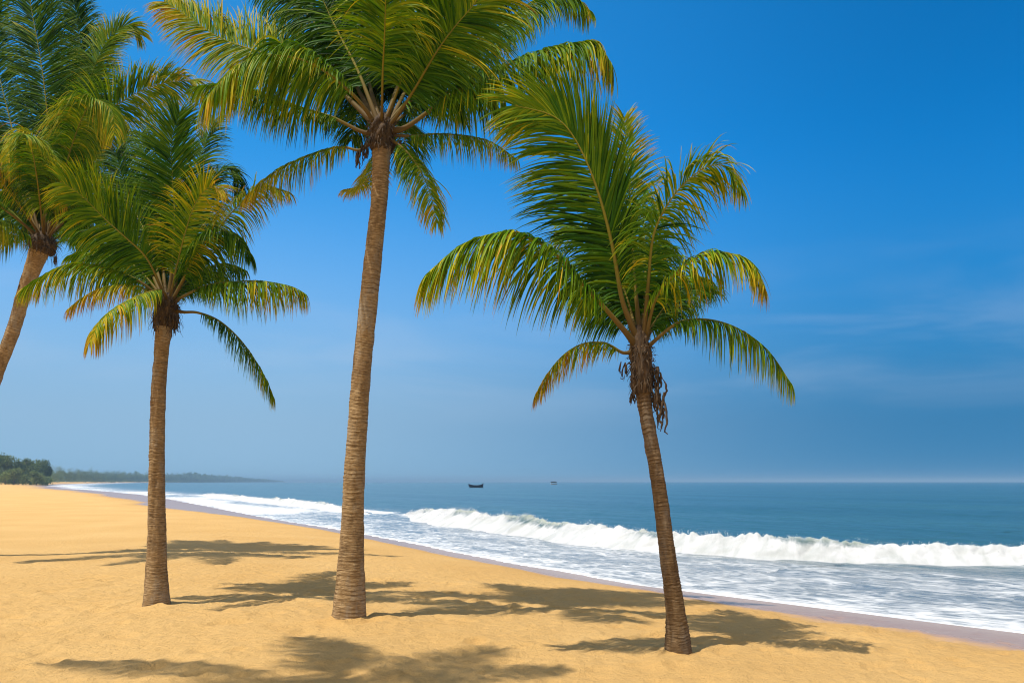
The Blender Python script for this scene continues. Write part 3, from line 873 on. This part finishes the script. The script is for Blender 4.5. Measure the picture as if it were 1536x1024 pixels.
def build_sea():
    xs = axis(-9000, 12000, -16, 20, 0.11, 1.06)
    ys = axis(-400, 30000, 9.0, 62, 0.13, 1.04)
    X, Y = np.meshgrid(xs, ys)
    nx, ny = len(xs), len(ys)
    s, t = shore_coords(X, Y)
    x = X.ravel(); y = Y.ravel()
    q = -s
    lobes = 0.30 * fbm(t * 0.30, t * 0 + 2, 3, 31) + 0.10 * fbm(t * 1.7, t * 0 + 8, 3, 32)
    sl = s + lobes * np.clip(40 / (np.abs(t) + 40), .2, 1)
    dirw = sstep(0.3, 5, q)
    damp = np.exp(-np.hypot(x, y) / 220.0)
    wv = 0.050 * fbm(t * 0.10, q * 0.55, 3, 50) + 0.040 * fbm(t * 0.45, q * 1.7, 3, 51) + 0.018 * fbm(t * 1.6, q * 3.4, 2, 52)
    ridge = 1 - 2 * np.abs(fbm(t * 0.22, q * 0.75, 3, 53))
    wv = wv + 0.05 * ridge * sstep(1.0, 3.0, q)
    wv = wv * (0.18 + 0.82 * dirw)
    swell = 0.16 * sstep(10, 30, q) * np.sin(q * 0.33 + 1.5 * fbm(t * 0.02, q * 0.02, 2, 57) * 4)
    zs = sand_z(s, x, y)
    film = zs + 0.022 * np.clip(-sl / 0.25, -4, 1)
    z = np.where(q > 1.6, ZW + (wv + swell) * damp, 0)
    zn = film + wv * damp * sstep(0.0, 1.2, -sl) * 0.6
    k = sstep(0.2, 1.6, q)
    z = np.where(q > 1.6, z, zn * (1 - k) + (ZW + (wv + swell) * damp + 0.022) * k)
    z = np.where(q > 1.6, z + 0.022, z)
    # how much foam floats where
    d1 = dist_line(x, y, WAVE1[0]); d2 = dist_line(x, y, WAVE2[0])
    qw = np.interp(t, [-60, -30, -12, 0, 12, 26, 40, 60, 130, 260, 500, 900], [12, 11, 10, 7.0, 6.2, 7.5, 8.5, 9, 12, 14, 14, 10])
    inner = 1 - sstep(0.75, 1.15, q / qw)
    foam = inner * (0.42 + 0.24 * (1 - sstep(0.0, 0.55, -sl)) + 0.10 * (1 - sstep(0.3, 3.2, -sl)))
    farb = sstep(24, 52, t) * (1 - sstep(500, 1500, t))
    foam = np.maximum(foam, inner * farb * (0.25 + 0.33 * (1 - sstep(0.25, 0.65, q / qw)) + 0.9 * fbm(t * 0.06, q * 0.2, 2, 77)))
    foam = np.maximum(foam, (0.62) * np.exp(-(d1 / 1.5) ** 2))
    foam = np.maximum(foam, 0.95 * np.exp(-(d2 / 2.2) ** 2))
    foam = np.maximum(foam, 0.40 * (1 - sstep(8, 18, q)) * sstep(20, 34, t) * (1 - sstep(300, 700, t)))
    foam = foam * (1 - sstep(900, 2500, t))
    shallow = 1 - sstep(0.5, 1.5, q / qw)
    Q = gridquads(nx, ny)
    keep = (sl < 0.9).astype(bool)
    Q = Q[keep[Q].any(1)]
    used = np.unique(Q)
    remap = np.full(len(x), -1); remap[used] = np.arange(len(used))
    Vv = np.stack([x, y, z], 1)[used]
    o = mesh('sea', Vv, remap[Q], M_SEA, None, {'foam': foam[used], 'shallow': shallow[used],
             'shore': np.stack([t, q, 0 * t], 1)[used]})
    tag(o, kind='structure')


build_sea()


def build_wave(line, heights, seed, name, foam_front, spray):
    P, L = line
    n = len(P); m = 72
    T = unit(np.gradient(P, axis=0))
    Nn = np.stack([-T[:, 1], T[:, 0]], 1)
    # seaward normal: away from the camera side
    if (Nn.mean(0) * np.array([0.8, 0.6])).sum() < 0: Nn = -Nn
    u = np.linspace(0, L, n)
    H = np.interp(u / L, np.linspace(0, 1, len(heights)), heights)
    H = H * (1 + 0.30 * fbm(u * 0.30, u * 0 + seed, 3, seed))
    v = np.linspace(0, 1, m)
    # the profile from the foot of the white water over the crest to the smooth back
    pp = np.interp(v, [0, .12, .30, .45, .55, .62, .75, 1], [-1.75, -1.30, -.72, -.30, 0.0, .28, 1.1, 4.2])
    zz = np.interp(v, [0, .12, .30, .45, .55, .62, .75, 1], [-.12, .10, .50, .90, 1.0, .90, .52, -.10])
    for _ in range(2):
        pp[1:-1] = (pp[:-2] + 2 * pp[1:-1] + pp[2:]) / 4; zz[1:-1] = (zz[:-2] + 2 * zz[1:-1] + zz[2:]) / 4
    U, Vv = np.meshgrid(u, v, indexing='ij')
    sc = np.clip(H / 0.7, 0.25, 1.3)[:, None]
    meander = 0.55 * fbm(u * 0.16, u * 0 + 4, 3, seed + 1)[:, None]
    white = 1 - sstep(0.52, 0.66, Vv + 0.10 * fbm(U * 0.55, Vv * 2, 3, seed + 2))
    bil = np.abs(fbm(U * 1.1, Vv * 3.0, 3, seed + 3)) * 0.36 + np.abs(fbm(U * 3.2, Vv * 5, 3, seed + 4)) * 0.10 + fbm(U * 8, Vv * 8, 2, seed + 5) * 0.03
    crestn = np.exp(-((Vv - 0.52) / 0.07) ** 2) * (np.abs(fbm(U * 2.4, U * 0, 4, seed + 6)) * 0.30 + 0.08 * fbm(U * 9, U * 0 + 3, 3, seed + 7))
    off = pp[None] * sc + meander - white * bil * sc * 0.7 * np.sin(np.pi * np.clip(Vv / 0.62, 0, 1))
    z = ZW + zz[None] * H[:, None] + white * bil * 0.35 * sc * np.sin(np.pi * np.clip(Vv / .66, 0, 1)) + crestn * sc
    z = z + 0.03 * fbm(U * 0.9, Vv * 8, 3, seed + 8) * (1 - white)
    X = P[:, 0][:, None] + Nn[:, 0][:, None] * off; Y = P[:, 1][:, None] + Nn[:, 1][:, None] * off
    foam = white * foam_front * (1 - 0.52 * np.exp(-((Vv - 0.50) / 0.15) ** 2) * sstep(-.1, .35, fbm(U * 0.35, Vv * 0, 3, seed + 33))) + (1 - white) * 0.10
    foam = foam + 0.10 * np.exp(-((Vv - 0.06) / 0.1) ** 2)
    lip = np.exp(-((Vv - 0.54) / 0.10) ** 2)
    i = np.arange(n * m).reshape(n, m)
    Q = np.stack([i[:-1, :-1], i[1:, :-1], i[1:, 1:], i[:-1, 1:]], -1).reshape(-1, 4)
    prof = np.concatenate([[0], np.cumsum(np.hypot(np.diff(pp), np.diff(zz * .7)))])
    o = mesh(name, np.stack([X, Y, z], -1).reshape(-1, 3), Q, M_WAVE, None,
             {'foam': foam.ravel(), 'lip': lip.ravel(), 'shore': np.stack([U, np.broadcast_to(prof[None], U.shape), 0 * U], -1).reshape(-1, 3)})
    tag(o, kind='structure')
    # flecks of spray thrown up along the crest and the tumbling face
    rng = np.random.default_rng(seed)
    k = rng.integers(2, n - 2, spray); j = np.clip((rng.normal(0.47, 0.09, spray) * m).astype(int), 2, m - 3)
    c = np.stack([X[k, j], Y[k, j], z[k, j]], 1)
    burst = np.clip(fbm(u[k] * 0.7, u[k] * 0 + 9, 3, seed + 20) * 2.0 + 0.5, 0.05, 1.4)
    c[:, 2] += np.abs(rng.normal(0, 0.07, spray)) * burst
    c[:, :2] += rng.normal(0, 0.06, (spray, 2))
    r = rng.uniform(0.005, 0.013, spray) * np.clip(np.hypot(c[:, 0], c[:, 1]) / 28, .8, 2)
    o4 = np.array([[0, 0, 1.5], [.9, 0, -.4], [-.5, .8, -.4], [-.5, -.8, -.4]])
    V = (c[:, None] + o4[None] * r[:, None, None] * rng.uniform(.6, 1.6, (spray, 1, 3))).reshape(-1, 3)
    b = (np.arange(spray) * 4)[:, None]
    Tt = np.concatenate([b + np.array([[0, 1, 2]]), b + np.array([[0, 2, 3]]), b + np.array([[0, 3, 1]]), b + np.array([[1, 3, 2]])])
    return V, Tt


V1, T1 = build_wave(WAVE1, [0.02, .36, .58, .68, .68, .66, .60, .56, .50, .46, .44, .46, .45, .4, .3], 60, 'breaking_wave', .90, 12000)
V2, T2 = build_wave(WAVE2, [0.05, .34, .52, .50, .42, .40, .45, .42, .36, .30, .2, .05], 90, 'breaking_wave', .98, 4000)
sp = mesh('sea_spray', np.vstack([V1, V2]), np.zeros((0, 4)), M_SPRAY, None, None, True, np.vstack([T1, T2 + len(V1)]))
tag(sp, 'white flecks of spray thrown up along the breaking waves', 'spray', None, 'stuff')

# ------------------------------------------------------------------ far wood along the bay
def leaf_cloud(rng, cen, rx, rz, n, size, lobes=7):
    """leaf clumps spread through the lobes of one crown"""
    lc = rng.normal(0, 1, (lobes, 3)); lc = unit(lc) * rng.uniform(.25, .75, (lobes, 1))
    lc[:, 2] = lc[:, 2] * 0.8 + 0.05
    lr = rng.uniform(.30, .55, lobes)
    k = rng.integers(0, lobes, n)
    d = unit(rng.normal(0, 1, (n, 3))) * rng.uniform(.55, 1.0, (n, 1))
    p = (lc[k] + d * lr[k][:, None]) * np.array([rx, rx, rz]) + cen
    a = unit(rng.normal(0, 1, (n, 3))); b = unit(np.cross(a, rng.normal(0, 1, (n, 3))))
    sz = (size * rng.uniform(.5, 1.3, n))[:, None]
    V = np.stack([p - a * sz, p - b * sz * .6, p + a * sz, p + b * sz * .6], 1).reshape(-1, 3)
    tint = np.clip(.45 + .22 * (lr[k] - .42) / .12 * .5 + rng.normal(0, .16, n) + (_hash(k + 1, k * 0, int(rng.integers(1, 9999))) - .5) * .5, 0, 1)
    return V, np.arange(4 * n).reshape(-1, 4), np.repeat(tint, 4)


def ground_at(x, y):
    s, t = shore_coords(np.array([x]), np.array([y]))
    return float(sand_z(s, np.array([x]), np.array([y]))[0])


def trunk_mesh(rng, x, y, z0, h, r):
    V = []; Q = []; b = 0
    lean = rng.normal(0, .06, 2)
    def limb(p0, p1, r0, r1):
        nonlocal b
        k = np.linspace(0, 1, 6)[:, None]
        P = p0 + (p1 - p0) * k; P[1:-1] += rng.normal(0, .04, (4, 3)) * np.linalg.norm(p1 - p0) * .4
        v, q, *_ = tube(P, np.linspace(r0, r1, 6), 7)
        V.append(v); Q.append(q + b); b += len(v)
    top = np.array([x + lean[0] * h, y + lean[1] * h, z0 + h * .75])
    limb(np.array([x, y, z0 - .4]), top, r, r * .4)
    for _ in range(5):
        k = rng.uniform(.45, .95); p0 = np.array([x, y, z0]) + (top - np.array([x, y, z0])) * k
        limb(p0, p0 + np.array([rng.normal(0, .22) * h, rng.normal(0, .22) * h, rng.uniform(.1, .28) * h]), r * .4, r * .1)
    return np.vstack(V), np.vstack(Q)


near_trees = [  # px, top py, depth, crown half-width px, label
    (-16, 676, 345, 24, 'tall broad tree of the far wood, cut by the left picture edge'),
    (9, 679, 352, 15, 'tall rounded tree, highest of the far wood beside the left picture edge'),
    (28, 685, 360, 13, 'lower tree in the dip between two higher crowns of the far wood'),
    (44, 682, 372, 14, 'broad dark crowned tree above the pale bushes of the far wood'),
    (60, 684, 384, 11, 'open crowned tree with sky showing through, near the drop of the wood'),
    (71, 688, 392, 8, 'small ragged tree standing at the step where the wood drops lower'),
    (20, 699, 335, 17, 'pale green bushy tree low in front of the far wood'),
    (55, 704, 350, 14, 'low olive bushy tree at the sand edge under the open crowned tree'),
]
for i, (px, ty, D, hw, lab) in enumerate(near_trees):
    rng = np.random.default_rng(900 + i)
    x = (px - 768) / F * D; y = D
    z0 = ground_at(x, y)
    top = CAMZ + (722 - ty) / F * D
    h = top - z0; rw = hw / F * D
    root = empty('tree', (x, y, z0)); tag(root, lab, 'tree', 'trees at the near end of the far wood')
    V, Q = trunk_mesh(rng, x, y, z0, h, .22)
    mesh('trunk', V, Q, M_FTRUNK, root)
    lo = .06 if i >= 6 else .22
    V, Q, t = leaf_cloud(rng, np.array([x, y, z0 + h * (lo + (1 - lo) / 2)]), rw * 1.05, h * (1 - lo) / 2 * 1.02, 2600 if i != 4 else 1500, .34, 11)
    if i >= 6: t = np.clip(t + .25, 0, 1)
    mesh('crown', V, Q, M_FAR, root, {'tint': t}, smooth=False)

rng = np.random.default_rng(77)
Vs, Qs, Ts, b = [], [], [], 0
prof_x = [-160, 0, 60, 74, 82, 100, 130, 160, 200, 240, 262, 290, 320, 360, 400, 424]
prof_y = [682, 683, 688, 693, 697, 699.5, 702, 704, 705.5, 707.5, 708, 706.8, 710, 714, 717.8, 721]
dep = [380, 420, 470, 560, 680, 800, 950, 1100, 1400, 1750, 1950, 2150, 2450, 2900, 3500, 4100]
px = -160.0
while px < 424:
    D0 = np.interp(px, prof_x, dep)
    for row in range(3):
        D = D0 * (1 + .05 * row) + rng.normal(0, D0 * .01)
        pxx = px + rng.normal(0, 1.2)
        ty = np.interp(pxx, prof_x, prof_y) + (2 - row) * .06 * (722 - np.interp(pxx, prof_x, prof_y)) * 3 + rng.normal(0, .05) * (722 - np.interp(pxx, prof_x, prof_y))
        x = (pxx - 768) / F * D
        z0 = min(ground_at(x, D), 1.5)
        top = CAMZ + (722 - ty) / F * D
        h = max(1.5, top - z0)
        rw = max(h * .42, 2.2 / F * D)
        V, Q, t = leaf_cloud(rng, np.array([x, D, z0 + h * .48]), rw, h * .54, 300, max(.32, .75 / F * D * .9), 7)
        Vs.append(V); Qs.append(Q + b); Ts.append(t); b += len(V)
        # scrub at the foot
        V, Q, t = leaf_cloud(rng, np.array([x, D - h * .5, z0 + h * .14]), rw * 1.1, h * .22, 90, max(.30, .7 / F * D * .9), 5)
        Vs.append(V); Qs.append(Q + b); Ts.append(np.clip(t + .1, 0, 1)); b += len(V)
    if px < 72:
        # dense bushes filling the near end down to the sand
        for _ in range(2):
            D = 338 + rng.uniform(0, 60) + max(0, px - 60) * 3; pxx = px + rng.normal(0, 2)
            hb = np.interp(pxx, [-20, 40, 75, 95], [7.5, 6.5, 4.5, 2.0]) * rng.uniform(.7, 1.15); x = (pxx - 768) / F * D; z0 = ground_at(x, D)
            V, Q, t = leaf_cloud(rng, np.array([x, D, z0 + hb * .42]), 3.2, hb * .62, 420, .30, 9)
            Vs.append(V); Qs.append(Q + b); Ts.append(np.clip(t + .12, 0, 1)); b += len(V)
    px += max(2.4, 5.0 - px * .008)
wood = mesh('far_wood', np.vstack(Vs), np.vstack(Qs), M_FAR, None, {'tint': np.concatenate(Ts)}, smooth=False)
tag(wood, 'hazy green wood running along the low headland to the horizon', 'wood', None, 'stuff')

# ------------------------------------------------------------------ boats
def hull(L, B, Hm, bow_up, stern_up, th=0.05, n=22, k=9, flat_stern=False):
    """open wooden hull: x along the boat from bow (-) to stern (+)"""
    s = np.linspace(-1, 1, n)
    half = B / 2 * (1 - np.abs(s) ** 2.6) ** .75
    half = np.where(s > 0.0, np.maximum(half, B / 2 * (.72 - .30 * s) if flat_stern else half), half)
    half = np.maximum(half, .05)
    top = Hm + np.where(s < 0, bow_up * np.abs(s) ** 2.4, stern_up * s ** 2.6)
    bot = np.where(s < 0, .55 * Hm * np.abs(s) ** 3.2, .35 * Hm * np.abs(s) ** 3.4) - .18
    ph = np.linspace(-np.pi / 2, np.pi / 2, 2 * k + 1)
    rings = []
    for off in (0, th):
        w = np.maximum(half - off, .02)[:, None]
        y = np.sign(np.sin(ph))[None] * np.abs(np.sin(ph))[None] ** .75 * w
        z = top[:, None] - (top - bot - off)[:, None] * np.cos(ph)[None] ** .8
        rings.append(np.stack([np.broadcast_to((s * (L / 2 - off * (1 if True else 0)))[:, None], y.shape), y, z], -1))
    m = 2 * k + 1
    V = np.vstack([rings[0].reshape(-1, 3), rings[1].reshape(-1, 3)])
    i = np.arange(n * m).reshape(n, m); o = n * m
    Q = [np.stack([i[:-1, :-1], i[1:, :-1], i[1:, 1:], i[:-1, 1:]], -1).reshape(-1, 4),
         o + np.stack([i[:-1, :-1], i[:-1, 1:], i[1:, 1:], i[1:, :-1]], -1).reshape(-1, 4)]
    for c in (0, m - 1):
        Q.append(np.stack([i[:-1, c], i[1:, c], o + i[1:, c], o + i[:-1, c]], -1))
    for e in (0, n - 1):
        Q.append(np.stack([i[e, :-1], i[e, 1:], o + i[e, 1:], o + i[e, :-1]], -1))
    edge = [np.stack([s * L / 2, sg * half, top], 1) for sg in (-1, 1)]
    return V, np.vstack(Q), edge


def box(c, d):
    c = np.array(c, float); d = np.array(d, float) / 2
    V = np.array([[x, y, z] for x in (-1, 1) for y in (-1, 1) for z in (-1, 1)]) * d + c
    return V, np.array([[0, 1, 3, 2], [4, 6, 7, 5], [0, 4, 5, 1], [2, 3, 7, 6], [0, 2, 6, 4], [1, 5, 7, 3]])


def place(V, o, a):
    V = np.asarray(V, float); c, s = math.cos(a), math.sin(a)
    return np.stack([V[:, 0] * c - V[:, 1] * s, V[:, 0] * s + V[:, 1] * c, V[:, 2]], 1) + o


o1 = np.array([(714 - 768) / F * 300, 300, ZW + .02])
b1 = empty('fishing_boat', tuple(o1))
tag(b1, 'dark navy open wooden boat with upswept stern, the larger and nearer of two boats afloat', 'boat', 'boats afloat off the beach')
V, Q, edge = hull(5.4, 1.5, .82, .50, .62)
mesh('hull', place(V, o1, .10), Q, M_NAVY, b1)
for e in edge:
    v, q, *_ = tube(e, np.full(len(e), .045), 6)
    mesh('gunwale', place(v, o1, .10), q, M_NAVY, b1)
for xx in (-1.0, .3, 1.4):
    v, q = box((xx, 0, .62), (.28, 1.15, .05)); mesh('thwart', place(v, o1, .10), q, M_WOOD, b1, smooth=False)
v, q, *_ = tube(np.array([[2.60, 0, .6], [2.68, 0, 1.2], [2.74, 0, 1.75]]), np.array([.09, .08, .06]), 8)
mesh('stern_post', place(v, o1, .10), q, M_NAVY, b1)
v, q, *_ = tube(np.array([[-2.62, 0, .5], [-2.72, 0, 1.0], [-2.86, 0, 1.42]]), np.array([.09, .08, .05]), 8)
mesh('stem_post', place(v, o1, .10), q, M_NAVY, b1)

o2 = np.array([(830.5 - 768) / F * 640, 640, ZW + .02])
b2 = empty('canopy_boat', tuple(o2))
tag(b2, 'tiny far boat with pale hull and dark canopy, seen on the horizon', 'boat', 'boats afloat off the beach')
V, Q, edge = hull(5.0, 1.7, .80, .40, .2, flat_stern=True)
mesh('hull', place(V, o2, .05), Q, M_WHITE, b2)
v, q = box((0, 0, .06), (4.2, 1.74, .22)); mesh('rubbing_strake', place(v, o2, .05), q, M_NAVY, b2, smooth=False)
cx = np.linspace(-2.2, 2.2, 9); cy = np.linspace(-1.1, 1.1, 7)
CX, CY = np.meshgrid(cx, cy)
topz = 2.35 - .22 * (CY / 1.1) ** 2
nv = CX.size
V = np.vstack([np.stack([CX, CY, topz], -1).reshape(-1, 3), np.stack([CX, CY, topz - .62 * (np.abs(CY) > 1.0) - .08], -1).reshape(-1, 3)])
gq = gridquads(9, 7)
i = np.arange(nv).reshape(7, 9)
side = [np.stack([i[e, :-1], i[e, 1:], nv + i[e, 1:], nv + i[e, :-1]], -1) for e in (0, 6)] + [np.stack([i[:-1, e], i[1:, e], nv + i[1:, e], nv + i[:-1, e]], -1) for e in (0, 8)]
mesh('canopy', place(V, o2, .05), np.vstack([gq, gq[:, ::-1] + nv] + side), M_TARP, b2)
for xx in (-1.9, 1.9):
    for yy in (-.7, .7):
        v, q, *_ = tube(np.array([[xx, yy, .5], [xx, yy, 1.4], [xx, yy, 2.2]]), np.full(3, .05), 6)
        mesh('canopy_post', place(v, o2, .05), q, M_WOOD, b2)

# ------------------------------------------------------------------ haze
HAZE = True
if HAZE:
    m, nt = newmat('sea_air'); g = NT(nt)
    vol = nt.nodes.new('ShaderNodeVolumePrincipled')
    vol.inputs['Color'].default_value = (0.40, 0.64, 0.86, 1)
    vol.inputs['Density'].default_value = 0.00036
    vol.inputs['Anisotropy'].default_value = 0.0
    g.out(None, vol.outputs[0])
    v, q = box((1500, 13000, 9.5), (25000, 36000, 31.0))
    v[:, 2] = np.where(v[:, 2] > 5, 19.0, -4.2)
    hz = mesh('haze', v, q, m, None, None, False)
    tag(hz, 'thin pale sea haze hanging in the air over the beach and water', 'haze', None, 'stuff')

# ------------------------------------------------------------------ camera, sun, sky
cam = bpy.data.cameras.new('camera')
cam.sensor_width = 36.0
cam.lens = F / 1536.0 * 36.0
cam.shift_y = 210.0 / 1536.0
cam.clip_start = 0.1; cam.clip_end = 60000
co = bpy.data.objects.new('camera', cam); C.objects.link(co)
co.location = (0, 0, CAMZ); co.rotation_euler = (math.radians(90), 0, 0)
scene.camera = co

h = SUN_H / np.linalg.norm(SUN_H)
sd = Vector((h[0] * math.cos(SUN_EL), h[1] * math.cos(SUN_EL), math.sin(SUN_EL)))
sun = bpy.data.lights.new('sun', 'SUN'); sun.energy = 4.5; sun.angle = math.radians(0.53); sun.color = (1.0, 0.945, 0.86)
so = bpy.data.objects.new('sun', sun); C.objects.link(so)
so.rotation_euler = sd.to_track_quat('Z', 'Y').to_euler(); so.location = (-20, -10, 40)

w = bpy.data.worlds.new('World'); scene.world = w; w.use_nodes = True
nt = w.node_tree
for n_ in list(nt.nodes): nt.nodes.remove(n_)
g = NT(nt)
sky = nt.nodes.new('ShaderNodeTexSky'); sky.sky_type = 'NISHITA'; sky.sun_disc = False
sky.sun_elevation = SUN_EL; sky.sun_rotation = math.atan2(h[0], h[1])
sky.air_density = 0.6; sky.dust_density = 0.0; sky.ozone_density = 1.0; sky.altitude = 0
deepc = g.mix(1.0, sky.outputs[0], (0.03, 1.28, 2.0, 1), 'MULTIPLY')
dirv = coords(g, 'Generated')
sx = nt.nodes.new('ShaderNodeSeparateXYZ'); nt.links.new(dirv, sx.inputs[0])
dx, dy, dz = sx.outputs
# moist air low over the sea, paler on the sunward side
side = g.step(dx, 0.52, -0.36)
low = g.math('SUBTRACT', 1.0, g.step(dz, 0.06, 0.40))
moist = g.mix(side, (0.36, 1.95, 4.15, 1), (3.0, 4.9, 6.9, 1))
deepc = g.mix(g.step(dx, 0.48, 0.05), deepc, g.mix(1.0, deepc, (1.0, 1.24, 1.26, 1), 'MULTIPLY'))
skyc = g.mix(g.math('MULTIPLY', side, 0.12), deepc, (2.0, 7.0, 10.0, 1))
skyc = g.mix(g.math('MULTIPLY', low, 0.97), skyc, moist)
# glow round the sun and unseen cloud behind, both added as warm fill light
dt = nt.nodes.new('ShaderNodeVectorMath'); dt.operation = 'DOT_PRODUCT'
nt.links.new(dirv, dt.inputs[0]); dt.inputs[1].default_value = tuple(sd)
sun_fill = g.math('MULTIPLY', g.step(dt.outputs['Value'], 0.62, 1.0), 0.75)
skyc = g.mix(sun_fill, skyc, (12.0, 10.8, 9.2, 1))
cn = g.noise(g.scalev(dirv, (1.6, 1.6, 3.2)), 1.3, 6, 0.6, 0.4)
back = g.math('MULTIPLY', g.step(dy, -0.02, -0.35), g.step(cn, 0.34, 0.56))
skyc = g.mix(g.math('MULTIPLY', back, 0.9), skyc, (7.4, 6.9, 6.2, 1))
# faint cirrus low over the sea
cl = g.noise(g.scalev(dirv, (2.0, 2.0, 11.0)), 1.6, 5, 0.5, 0.4)
band = g.math('MULTIPLY', g.step(dz, 0.05, 0.13), g.math('SUBTRACT', 1.0, g.step(dz, 0.15, 0.30)))
cf = g.math('MULTIPLY', g.math('MULTIPLY', g.step(cl, 0.42, 0.72), band), 0.16)
skyc = g.mix(cf, skyc, (5.6, 6.6, 8.0, 1))
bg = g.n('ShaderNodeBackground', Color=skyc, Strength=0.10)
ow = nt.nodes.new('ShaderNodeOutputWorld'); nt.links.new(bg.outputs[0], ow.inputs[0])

scene.view_settings.view_transform = 'Standard'
scene.view_settings.look = 'None'
scene.view_settings.exposure = 0.0
scene.view_settings.gamma = 1.0
scene.view_settings.use_curve_mapping = False
scene.cycles.filter_width = 1.1
scene.cycles.use_denoising = True
scene.cycles.max_bounces = 8
scene.cycles.transmission_bounces = 6
scene.cycles.volume_bounces = 0
